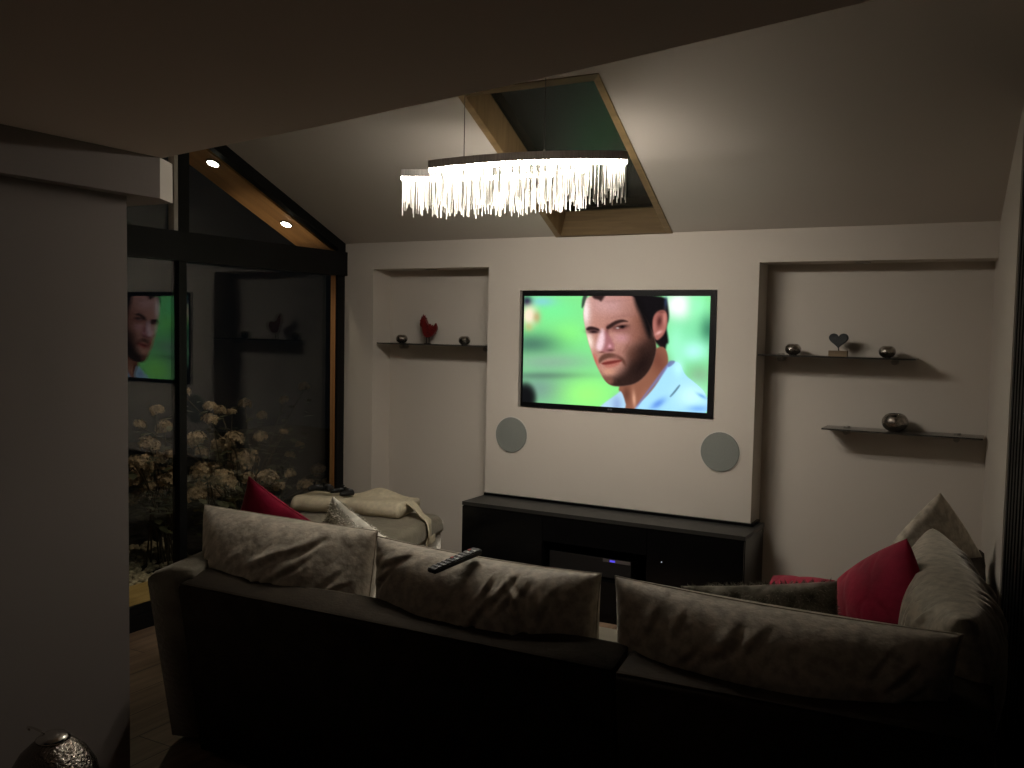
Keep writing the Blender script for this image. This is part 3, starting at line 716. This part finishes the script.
# ------------------------------------------------------------------ chandelier
ch = thing('chandelier', 'lit rod fringe chandelier with two curved steel bands hanging by thin wires', 'chandelier', (.08, -1.45, 2.41))
ZC = 2.412
def arc(p0, pm, p1, n):
    P0, Pm, P1 = Vector(p0), Vector(pm), Vector(p1); out = []
    for i in range(n+1):
        t = i/n; out.append(P0*(1-t)*(1-2*t)+Pm*4*t*(1-t)+P1*t*(2*t-1))
    return out
near = ((-.236, -1.602), (.243, -1.612), (.640, -1.462))
far = ((-.492, -1.470), (-.07, -1.335), (.40, -1.345))
rn = random.Random(11); visible_rods = 0
stuff = B()
for which, A in (('near', near), ('far', far)):
    c = arc(*A, 40)
    def off(i, d):
        t = (c[min(i+1, 40)]-c[max(i-1, 0)]).normalized(); return c[i]+Vector((-t.y, t.x))*d
    b = B(); rings = []
    for i in range(41):
        a, e = off(i, -.024), off(i, .024)
        rings.append([(a.x, a.y, ZC-.034), (e.x, e.y, ZC-.034), (e.x, e.y, ZC), (a.x, a.y, ZC)])
    loft(b, rings); link_mesh('band', b, M['band'], ch)
    b = B(); rings = []
    for i in range(41):
        a, e = off(i, -.0125), off(i, .0125)
        rings.append([(a.x, a.y, ZC-.034-LEDH), (e.x, e.y, ZC-.034-LEDH), (e.x, e.y, ZC-.0345), (a.x, a.y, ZC-.0345)])
    loft(b, rings); link_mesh('led_strip', b, M['led'], ch)
    N = 92
    for row, d in enumerate((-.0205, -.0155, .0185)):
        for k in range(N):
            t = min(40, max(0, 40*(k+rn.uniform(.15, .85))/N)); i = int(min(39, t)); fr = t-i
            p = off(i, d).lerp(off(i+1, d), fr); L = rn.triangular(.08, .200, .178); r = rn.choice((.0015, .0018, .0022))
            front = which == 'near' and row == 0 and visible_rods < 100 
            bb = B() if front else stuff
            rings = [[(p.x+q*math.cos(2*PI*m/5), p.y+q*math.sin(2*PI*m/5), z) for m in range(5)] for z, q in ((ZC-.03, r), (ZC-.034-L, r))]
            loft(bb, rings)
            if front: link_mesh('rod', bb, M['rod'], ch); visible_rods += 1
o = link_mesh('rod_fringe', stuff, M['rod'], ch); o['kind'] = 'stuff'
b = B()
for (x0, y0, x1, y1) in ((-.20, -1.60, -.24, -1.385), (.12, -1.62, .12, -1.335), (.40, -1.55, .42, -1.345)):
    d = Vector((x1-x0, y1-y0)).normalized(); n = Vector((-d.y, d.x))*.01
    hexa(b, [(x0+n.x, y0+n.y, ZC-.02), (x1+n.x, y1+n.y, ZC-.02), (x1-n.x, y1-n.y, ZC-.02), (x0-n.x, y0-n.y, ZC-.02),
             (x0+n.x, y0+n.y, ZC-.004), (x1+n.x, y1+n.y, ZC-.004), (x1-n.x, y1-n.y, ZC-.004), (x0-n.x, y0-n.y, ZC-.004)])
link_mesh('cross_bar', b, M['band'], ch)
for x, y in ((-.13, -1.50), (.275, -1.50)):
    b = B(); tube(b, [(x, y, ZC-.015), (x, y, zroof(y)-.01)], .0016, 6); link_mesh('suspension_wire', b, M['wire'], ch)
    b = B(); lathe(b, [(.004, 0), (.006, .004), (.006, .03), (.003, .036)], (x, y, ZC-.004), 12); link_mesh('wire_grip', b, M['chrome'], ch)
    b = B(); lathe(b, [(.0005, -.03), (.03, -.03), (.03, .012), (.0005, .012)], (x, y, zroof(y)), 20); link_mesh('ceiling_cup', b, M['chrome'], ch)

# ------------------------------------------------------------------ sofa modules
def profile_run(bm, prof, path):
    """sweep a (d, z) profile along stations ((x, y), inward unit (ix, iy))"""
    loft(bm, [[(p[0]+n[0]*d, p[1]+n[1]*d, z) for d, z in prof] for p, n in path])
BACK = [(.10, .03), (-.006, .675), (-.004, .692), (.012, .704), (.135, .730), (.165, .724), (.178, .69), (.24, .40), (.24, .03)]

def sofa_obj(name, bm, mat, par, bevel=.012): return link_mesh(name, bm, mat, par, smooth=True, bevel=bevel, seg=2)

s1 = thing('sofa_module', 'taupe velvet sofa section with its back to us, left of the gap', 'sofa', (.15, -2.1, 0), 'sectional sofa modules')
AD = Vector((-.27, .963)); AI = Vector((.963, .27))           # direction and inside normal of the splayed left arm
b = B(); profile_run(b, BACK, [((-.60, -2.697), (0, 1)), ((1.112, -2.655), (0, 1))]); sofa_obj('backrest', b, M['velvet_shaded'], s1)
b = B(); tube(b, [(-.60, -2.694, .700), (-.3, -2.690, .700), (.3, -2.675, .700), (1.112, -2.655, .700)], .0035, 8); link_mesh('piping', b, M['velvet_shaded'], s1, smooth=True)
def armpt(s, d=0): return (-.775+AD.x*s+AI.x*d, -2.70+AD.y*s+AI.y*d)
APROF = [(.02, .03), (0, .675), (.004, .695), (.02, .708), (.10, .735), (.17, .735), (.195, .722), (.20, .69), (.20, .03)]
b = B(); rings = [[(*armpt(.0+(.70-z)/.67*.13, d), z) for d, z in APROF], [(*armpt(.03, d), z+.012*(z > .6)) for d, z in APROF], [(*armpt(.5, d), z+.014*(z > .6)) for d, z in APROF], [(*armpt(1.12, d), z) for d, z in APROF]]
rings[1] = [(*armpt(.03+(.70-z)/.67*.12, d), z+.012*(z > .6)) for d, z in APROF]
loft(b, rings); sofa_obj('arm', b, M['velvet_lit'], s1)
b = B(); prism(b, [armpt(.25, .205), (1.112, -2.41), (1.112, -1.62), armpt(1.12, .205)], .03, .27); sofa_obj('base', b, M['velvet_shaded'], s1)
m0 = armpt(.25, .21); m1 = armpt(1.13, .21)
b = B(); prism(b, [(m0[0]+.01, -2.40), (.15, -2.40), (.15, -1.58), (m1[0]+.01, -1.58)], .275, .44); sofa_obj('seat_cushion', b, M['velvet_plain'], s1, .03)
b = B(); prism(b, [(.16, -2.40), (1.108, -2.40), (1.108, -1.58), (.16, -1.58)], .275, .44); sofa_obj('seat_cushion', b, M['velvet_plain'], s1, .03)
for x, y in ((-.6, -2.5), (1.05, -2.5), (-.8, -1.7), (1.05, -1.7)):
    b = B(); lathe(b, [(.02, 0), (.025, .032)], (x, y, 0), 14); link_mesh('leg', b, M['black'], s1)

s2 = thing('sofa_module', 'taupe velvet corner sofa section with its back to us, right of the gap', 'sofa', (1.7, -2.0, 0), 'sectional sofa modules')
def so(y): return 1.988-.038*y
b = B(); profile_run(b, BACK, [((1.132, -2.665), (0, 1)), ((so(-2.6), -2.62), (-.0, 1))]); sofa_obj('backrest', b, M['velvet_shaded'], s2)
b = B(); tube(b, [(1.132, -2.665, .700), (1.6, -2.643, .700), (so(-2.6), -2.620, .700)], .0035, 8); link_mesh('piping', b, M['velvet_shaded'], s2, smooth=True)
b = B(); profile_run(b, BACK, [((so(-2.42), -2.42), (-1, 0)), ((so(-.40), -.40), (-1, 0))]); sofa_obj('backrest', b, M['velvet_shaded'], s2)
b = B(); prism(b, [(1.132, -2.41), (so(-2.4)-.245, -2.41), (so(-.42)-.245, -.42), (.98+.35, -.42), (1.30, -1.62), (1.132, -1.62)], .03, .27); sofa_obj('base', b, M['velvet_shaded'], s2)
b = B(); prism(b, [(1.136, -2.40), (so(-2.4)-.26, -2.40), (so(-1.5)-.25, -1.50), (1.136, -1.50)], .275, .44); sofa_obj('seat_cushion', b, M['velvet_plain'], s2, .03)
b = B(); prism(b, [(1.30, -1.49), (so(-1.5)-.25, -1.49), (so(-.42)-.25, -.40), (1.30, -.40)], .275, .44); sofa_obj('seat_cushion', b, M['velvet_plain'], s2, .03)
for x, y in ((1.2, -2.5), (1.95, -2.5), (1.9, -.5), (1.35, -.5)):
    b = B(); lathe(b, [(.02, 0), (.025, .032)], (x, y, 0), 14); link_mesh('leg', b, M['black'], s2)

cz = thing('chaise', 'taupe velvet chaise beside the glass door with a folded throw on it', 'chaise', (-1.35, -.9, 0))
D = Vector((.243, -.970)); W = Vector((-.970, -.243)); P0 = Vector((-1.045, -.235))
def cp(a, w): q = P0+D*a+W*w; return (q.x, q.y)
b = B(); prism(b, [cp(.0, .0), cp(0, .84), cp(1.05, .84), cp(1.05, 0)], .03, .372); sofa_obj('base', b, M['velvet_plain'], cz, .02)
b = B(); rings = []
for a, zt in ((-.012, .44), (-.004, .475), (.03, .495), (.3, .505), (.6, .507), (.9, .503), (1.02, .493), (1.06, .47), (1.068, .44)):
    r = []
    for w, h in ((-.004, 0), (-.014, .25), (-.012, .72), (.006, .93), (.05, .99), (.3, 1.02), (.6, 1.02), (.8, .99), (.835, .93), (.852, .72), (.854, .25), (.844, 0)):
        q = cp(a, w); r.append((q[0], q[1], .378+(zt-.378)*h))
    rings.append(r)
loft(b, rings); link_mesh('seat_cushion', b, M['velvet_plain'], cz, smooth=True)
for a, w in ((.1, .1), (.1, .75), (.95, .1), (.95, .75)):
    q = cp(a, w); b = B(); lathe(b, [(.02, 0), (.025, .032)], (q[0], q[1], 0), 14); link_mesh('leg', b, M['black'], cz)

# folded cream throw: a rolled front fold, flat layers behind, a hanging right edge
tb = thing('throw_blanket', 'cream throw blanket folded across the chaise', 'blanket', (*cp(.2, .4), .51))
b = B(); rings = []
for i in range(29):
    w = .165+.72*i/28; r = []
    base = .512; n1 = .006*math.sin(i*.9)
    sec = [(.28, .000), (.30, .020), (.305, .045), (.295, .068), (.27, .082), (.235, .086), (.19, .080), (.12, .076), (.05, .074), (-.02, .07), (-.06, .055), (-.075, .03), (-.06, .004), (.05, .0), (.15, .0)]
    for a, h in sec:
        drop = 0
        if w < .19: drop = 0
        bump = .05*math.exp(-((w-.42)/.11)**2)*min(1, max(0, (.10-a)/.12)) if h > .01 else 0
        q = cp(a+n1+.012*math.sin(w*9+h*30), w); r.append((q[0], q[1], base+h-drop+bump))
    rings.append(r)
loft(b, rings); link_mesh('folded_layers', b, M['throw'], tb, smooth=True)
b = B(); rings = []     # loose end of the throw slipping over the side of the seat
path = [(.10, .20, .592), (.13, .155, .585), (.17, .10, .558), (.21, .05, .525), (.24, .01, .514), (.262, -.018, .500), (.272, -.028, .46), (.275, -.030, .41)]
for n_, (a, w_, z) in enumerate(path):
    hw = .075+.012*math.sin(n_*1.4)
    r = []
    for k_ in range(7):
        f = -1+k_/3; q = cp(a+f*hw, w_-.25*f*hw); r.append((*q, z+.004*math.sin(k_*2+n_)))
    for k_ in range(6, -1, -1):
        f = -1+k_/3; q = cp(a+f*hw, w_-.25*f*hw+(.006 if n_ > 4 else 0)); r.append((*q, z-.007))
    rings.append(r)
loft(b, rings); link_mesh('loose_end', b, M['throw'], tb, smooth=True)
b = B()
for i in range(22):
    q = cp(.205+.14*i/21, -.032-.0*i); tube(b, [(*q, .415), (q[0]+.004*math.sin(i*2.1), q[1]+.004*math.cos(i*3), .372+.006*math.sin(i*1.7))], .0026, 4)
o = link_mesh('fringe', b, M['throw'], tb); o['kind'] = 'stuff'

# two game controllers on the throw
def controller(cx, cy, z, ang, label):
    t = thing('game_controller', label, 'game controller', (cx, cy, z), 'game controllers on the throw')
    R = Matrix.Translation((cx, cy, z)) @ Matrix.Rotation(ang, 4, 'Z')
    def part(name, b, mat, sm=False):
        bmesh.ops.transform(b, matrix=R, verts=b.verts); link_mesh(name, b, mat, t, smooth=sm)
    b = B(); rings = []
    for i in range(17):
        x = -.078+.156*i/16; u = abs(x)/.078
        yl = -.026-.055*math.exp(-((u-.78)/.20)**2); yh = .030-.010*u**4; hh = .034*(1-.35*u**6)
        rings.append([(x, yl, .012), (x, yl+.008, .003), (x, yh-.008, .003), (x, yh, .014), (x, yh-.006, hh), (x, yl+.02, hh-.002), (x, yl+.004, .022)])
    loft(b, rings); part('shell', b, M['satin'], True)
    for x, y in ((-.045, .008), (.022, -.018)):
        b = B(); lathe(b, [(.006, .028), (.006, .044), (.0105, .045), (.0105, .050), (.0005, .051)], (x, y, 0), 14); part('thumbstick', b, M['satin'])
    for x, y in ((.047, .018), (.056, .008), (.038, .008), (.047, -.002)):
        b = B(); lathe(b, [(.0045, .03), (.0045, .037), (.0005, .038)], (x, y, 0), 10); part('button', b, M['grey'])
    b = B(); box(b, -.028, -.010, -.021, -.015, .03, .036); box(b, -.022, -.016, -.027, -.009, .03, .036); part('direction_pad', b, M['grey'])
q = cp(.12, .77); controller(q[0], q[1], .618, .5, 'black game controller on the throw, nearer the glass door')
q = cp(.10, .61); controller(q[0], q[1], .600, -.35, 'black game controller on the throw, nearer the TV wall')

# ------------------------------------------------------------------ cushions
def pillow(name, label, cat, mat, c, wdir, up_, w, h, t, seed, group=None, wr=.012, pinch=.07, power=.5, folds=7., sag=0., N=64, slant=0., piping=True, creases=(), taper=0., skx=0.):
    wd = Vector(wdir).normalized(); ud = Vector(up_); ud = (ud-wd*ud.dot(wd)).normalized(); nd = wd.cross(ud)
    c = Vector(c); bm = B(); top = {}; bot = {}
    so_ = Vector((seed*3.7, seed*1.3, seed*7.1))
    rc_ = random.Random(seed*17); CR = {1: [], -1: []}
    for n_, u0, u1, v0, v1, a0, a1, l0, l1, dep in creases:
        for s in (1, -1):
            for _ in range(n_):
                a = math.radians(rc_.uniform(a0, a1))
                CR[s].append((rc_.uniform(u0, u1)*w/2, rc_.uniform(v0, v1)*h/2, math.cos(a), math.sin(a), rc_.uniform(l0, l1), dep*rc_.uniform(.5, 1.2), rc_.uniform(.006, .013), rc_.uniform(-1.2, 1.2)))
    for i in range(N+1):
        for j in range(N+1):
            u = -1+2*i/N; v = -1+2*j/N
            uu = math.sin(u*PI/2)*.35+u*.65; vv = math.sin(v*PI/2)*.35+v*.65
            x = w/2*uu*(1-pinch*(1-vv*vv)); z = h/2*vv*(1-pinch*(1-uu*uu))
            x = x*(1-taper*(1-vv)/2)+skx*(1-vv)/2
            z -= sag*(1-uu*uu)*(.5+.5*vv)
            env = max(0., (1-uu*uu)*(1-vv*vv)); th = t/2*env**power
            for s in ((1, -1) if 0 < i < N and 0 < j < N else (0,)):
                y = s*th
                if s:
                    q = Vector((x*folds, z*folds*.35+x*slant*folds, s*3.))+so_
                    ri = 1-abs(noise.noise(q)*2.2); ri = max(0, ri)**5
                    q2 = Vector((x*folds*2.1, z*folds*.9+x*slant*folds, s*5.))+so_*2
                    r3 = max(0, 1-abs(noise.noise(q2)*2.4))**4
                    edge = min(1, env*5)
                    for cx_, cz_, ca, sa, L_, dp, wd_, cv in CR[s]:
                        dx, dz = x-cx_, z-cz_; al = (dx*ca+dz*sa)/L_
                        if abs(al) < 1:
                            nn = -dx*sa+dz*ca-cv*L_*.25*al*al
                            tp = (1-al*al); tp *= tp
                            y += s*edge*dp*tp*(.75*math.exp(-((nn-wd_*1.9)/(wd_*1.6))**2)-math.exp(-(nn/wd_)**2))
                    y += s*edge*(-wr*ri*(.6+.4*abs(vv))-wr*.45*r3+.012*noise.noise(Vector((x*5, z*5, s))+so_))
                p = c+wd*x+ud*z+nd*y
                vtx = bm.verts.new(p)
                if s >= 0: top[i, j] = vtx
                if s <= 0: bot[i, j] = vtx
    for i in range(N):
        for j in range(N):
            for d, fl in ((top, 0), (bot, 1)):
                f = [d[i, j], d[i+1, j], d[i+1, j+1], d[i, j+1]]
                bm.faces.new(f[::-1] if fl else f)
    rim = [top[i, 0].co.copy() for i in range(N+1)]+[top[N, j].co.copy() for j in range(1, N+1)]+[top[i, N].co.copy() for i in range(N-1, -1, -1)]+[top[0, j].co.copy() for j in range(N-1, 0, -1)]
    root = thing(name, label, cat, c, group)
    cov = link_mesh('cover', bm, mat, root, smooth=True)
    if piping:
        b = B(); rim.append(rim[0]); tube(b, rim, .0028, 6); link_mesh('seam', b, mat, cov, smooth=True)
    return root, (wd, ud, nd)

def fur(root, mat, c, wd, ud, nd, w, h, t, seed, n=5200, L=.030, lean=(0, 0, -.25)):
    rn = random.Random(seed); b = B()
    for _ in range(n):
        u, v = rn.uniform(-.97, .97), rn.uniform(-.97, .97); s = rn.choice((-1, 1))
        env = (1-u*u)*(1-v*v); y = s*t/2*env**.5
        p = c+wd*(w/2*u*(1-.05*(1-v*v)))+ud*(h/2*v*(1-.05*(1-u*u)))+nd*y*.96
        g = (nd*s*(.5+env)+wd*u*.8+ud*v*.8).normalized()
        d = (g+Vector(lean)+Vector((rn.gauss(0, .35), rn.gauss(0, .35), rn.gauss(0, .3)))).normalized()
        sd = d.orthogonal().normalized(); sd = (sd*math.cos(rn.uniform(0, PI))+d.cross(sd)*math.sin(rn.uniform(0, PI)))*.0022; l = L*rn.uniform(.6, 1.2)
        b.faces.new([b.verts.new(p-sd), b.verts.new(p+sd), b.verts.new(p+d*l+Vector((0, 0, -.15*l)))])
    o = link_mesh('pile', b, mat, root); o['kind'] = 'stuff'

GB = 'velvet back cushions on the sofa'
V = M['velvet']
def spun(h, lean, deg, s):
    h = Vector(h).normalized(); v = Vector(lean).normalized(); a = math.radians(deg)
    return h*math.cos(a)+v*math.sin(a)*s, v*math.cos(a)-h*math.sin(a)*s
pillow('back_cushion', 'wide taupe velvet back cushion at the left end of the sofa back', 'cushion', V, (-.418, -2.42, .655), (1, .0, .0), (0, .34, .94), .90, .54, .35, 1, GB, wr=.004, pinch=.01, power=.45, taper=.22, skx=.17, N=110, creases=((13, -.6, .8, -.5, .6, 30, 50, .08, .20, .011), (8, -.95, .9, -.3, .7, 25, 60, .04, .10, .006)))
pillow('back_cushion', 'wide taupe velvet back cushion with a remote control lying on it', 'cushion', V, (.525, -2.43, .648), (1, .0, -.01), (0, .10, .99), .88, .52, .35, 2, GB, wr=.004, pinch=.05, power=.42, skx=.05, N=110, creases=((9, -.1, .75, .1, .85, 50, 80, .05, .13, .014), (8, .1, .75, .1, .8, 100, 140, .04, .10, .012), (8, -1., -.5, .1, .8, 10, 60, .06, .13, .012)))
pillow('back_cushion', 'wide taupe velvet back cushion just right of the sofa gap', 'cushion', V, (1.51, -2.43, .648), (1, .03, -.02), (0, .02, 1), .97, .51, .34, 3, GB, wr=.004, pinch=.05, power=.42, N=110, creases=((6, -.8, .0, .3, .8, 40, 80, .05, .10, .009), (3, .3, .9, .3, .7, 20, 60, .05, .10, .007)))
pillow('back_cushion', 'wrinkled velvet back cushion along the right wall behind the red pillow', 'cushion', V, (1.93, -1.72, .675), (-.15, 1, .04), (-.06, .0, .99), 1.06, .48, .31, 4, GB, wr=.003, pinch=.03, power=.36, piping=False, N=110, creases=((24, -.7, .9, .3, .9, 78, 104, .12, .22, .016),))
wv, uv = spun((.62, .78, 0), (.03, .0, 1), 42, 1)
pillow('back_cushion', 'dark pointed velvet back cushion furthest along the right wall', 'cushion', V, (1.812, -.74, .668), wv, uv, .48, .47, .16, 5, GB, wr=.004, pinch=-.03, piping=False)
wv, uv = spun((1, .05, 0), (0, -.25, .97), 30, -1)
pillow('scatter_pillow', 'crimson pillow leaning near the garden door, left end of the sofa', 'pillow', M['red'], (-.985, -1.80, .66), wv, uv, .44, .44, .15, 6, 'crimson pillows', wr=.006)
wv, uv = spun((.66, -.75, 0), (.10, .1, .98), 34, 1)
pillow('scatter_pillow', 'crimson pillow standing against the wrinkled cushion by the right wall', 'pillow', M['red'], (1.722, -1.66, .688), wv, uv, .425, .425, .19, 7, 'crimson pillows', wr=.006, pinch=-.04, piping=False)
pillow('scatter_pillow', 'crimson pillow mostly hidden beyond the grey fur pillow', 'pillow', M['red'], (1.38, -1.22, .56), (1, -.1, .0), (.1, 1, .25), .40, .40, .18, 8, 'crimson pillows', wr=.006)
FC = (1.36, -1.82, .615)
r, (wd, ud, nd) = pillow('fur_pillow', 'dark grey fur pillow lying behind the right sofa back cushion', 'pillow', M['fur'], FC, (1, .06, .17), (0, -.3, .95), .54, .40, .18, 9, 'fur pillows', wr=.008, piping=False)
fur(r, M['fur'], Vector(FC), wd, ud, nd, .54, .40, .18, 21, n=9000, L=.020)
wv, uv = spun((1, -.05, 0), (0, -.2, .98), 30, -1)
FS = (-.50, -1.80, .625)
r, (wd, ud, nd) = pillow('fur_pillow', 'silvery fur pillow behind the left sofa back cushions, near chaise', 'pillow', M['fur_silver'], FS, wv, uv, .42, .42, .17, 10, 'fur pillows', wr=.008, piping=False)
fur(r, M['fur_silver'], Vector(FS), wd, ud, nd, .42, .42, .17, 22, n=7000, L=.016)

# remote control on the middle cushion
rc = thing('remote_control', 'black remote control lying on top of the sofa back cushion', 'remote control', (.515, -2.525, .90))
RM = Matrix.Translation((.505, -2.535, .900)) @ Matrix.Scale(.92, 4) @ Matrix.Rotation(-.27, 4, 'Z') @ Matrix.Rotation(.15, 4, 'X')
def rpart(name, b, mat):
    bmesh.ops.transform(b, matrix=RM, verts=b.verts); return link_mesh(name, b, mat, rc)
b = B(); hexa(b, [(-.021, -.115, 0), (.021, -.115, 0), (.024, .115, 0), (-.024, .115, 0), (-.022, -.115, .017), (.022, -.115, .017), (.025, .115, .020), (-.025, .115, .020)])
bmesh.ops.bevel(b, geom=b.edges[:], offset=.004, segments=2, affect='EDGES'); rpart('body', b, M['satin'])
for r_ in range(9):
    for k in range(3):
        b = B(); x = -.013+.013*k; y = -.088+.0215*r_; z = .0175+.003*(y+.115)/.23
        box(b, x-.0042, x+.0042, y-.005, y+.005, z-.001, z+.0022)
        mt = M['redb'] if (r_, k) in ((4, 0), (8, 0)) else (M['whiteb'] if (r_, k) in ((4, 2), (5, 1), (8, 2), (7, 1)) else M['grey'])
        rpart('button', b, mt)

# ------------------------------------------------------------------ silver vase at the lower left
vx, vy = -.258, -3.45
va = thing('silver_vase', 'hammered silver lidded vase beside the white pillar, lower left corner', 'vase', (vx, vy, 0))
b = B(); prof = [(.0005, 0), (.085, 0), (.09, .012), (.10, .05), (.125, .12), (.146, .20), (.152, .28), (.146, .345), (.128, .405), (.10, .447), (.07, .472), (.048, .483), (.040, .486)]
prof = [(q*.88 if q > .05 else q, z) for q, z in prof]
lathe(b, prof+[(.0005, .484)], (vx, vy, 0), 48); link_mesh('body', b, M['silverpot'], va, smooth=True)
b = B(); lathe(b, [(.044, .482), (.046, .490), (.036, .499), (.016, .505), (.0005, .506)], (vx, vy, 0), 32); link_mesh('lid', b, M['chrome'], va, smooth=True)
b = B(); pts = [(vx-.012+.052*math.cos(a)-.045, vy-.02*math.sin(a), .487+.024*math.sin(a)) for a in [PI*k/14 for k in range(15)]]
tube(b, pts, .0032, 8); link_mesh('handle', b, M['chrome'], va, smooth=True)

# ------------------------------------------------------------------ light and colour
w = bpy.data.worlds.new('night'); scn.world = w; w.use_nodes = True
w.node_tree.nodes['Background'].inputs[0].default_value = (.30, .36, .45, 1)
w.node_tree.nodes['Background'].inputs[1].default_value = .004
vs = scn.view_settings
scn.display_settings.display_device = 'sRGB'
vs.view_transform = 'Standard'; vs.look = 'None'; vs.gamma = 1; vs.exposure = 0; vs.use_curve_mapping = False
cy = scn.cycles
cy.max_bounces = 10; cy.diffuse_bounces = 5; cy.glossy_bounces = 5; cy.transparent_max_bounces = 16
cy.sample_clamp_indirect = 4; cy.caustics_reflective = False; cy.caustics_refractive = False
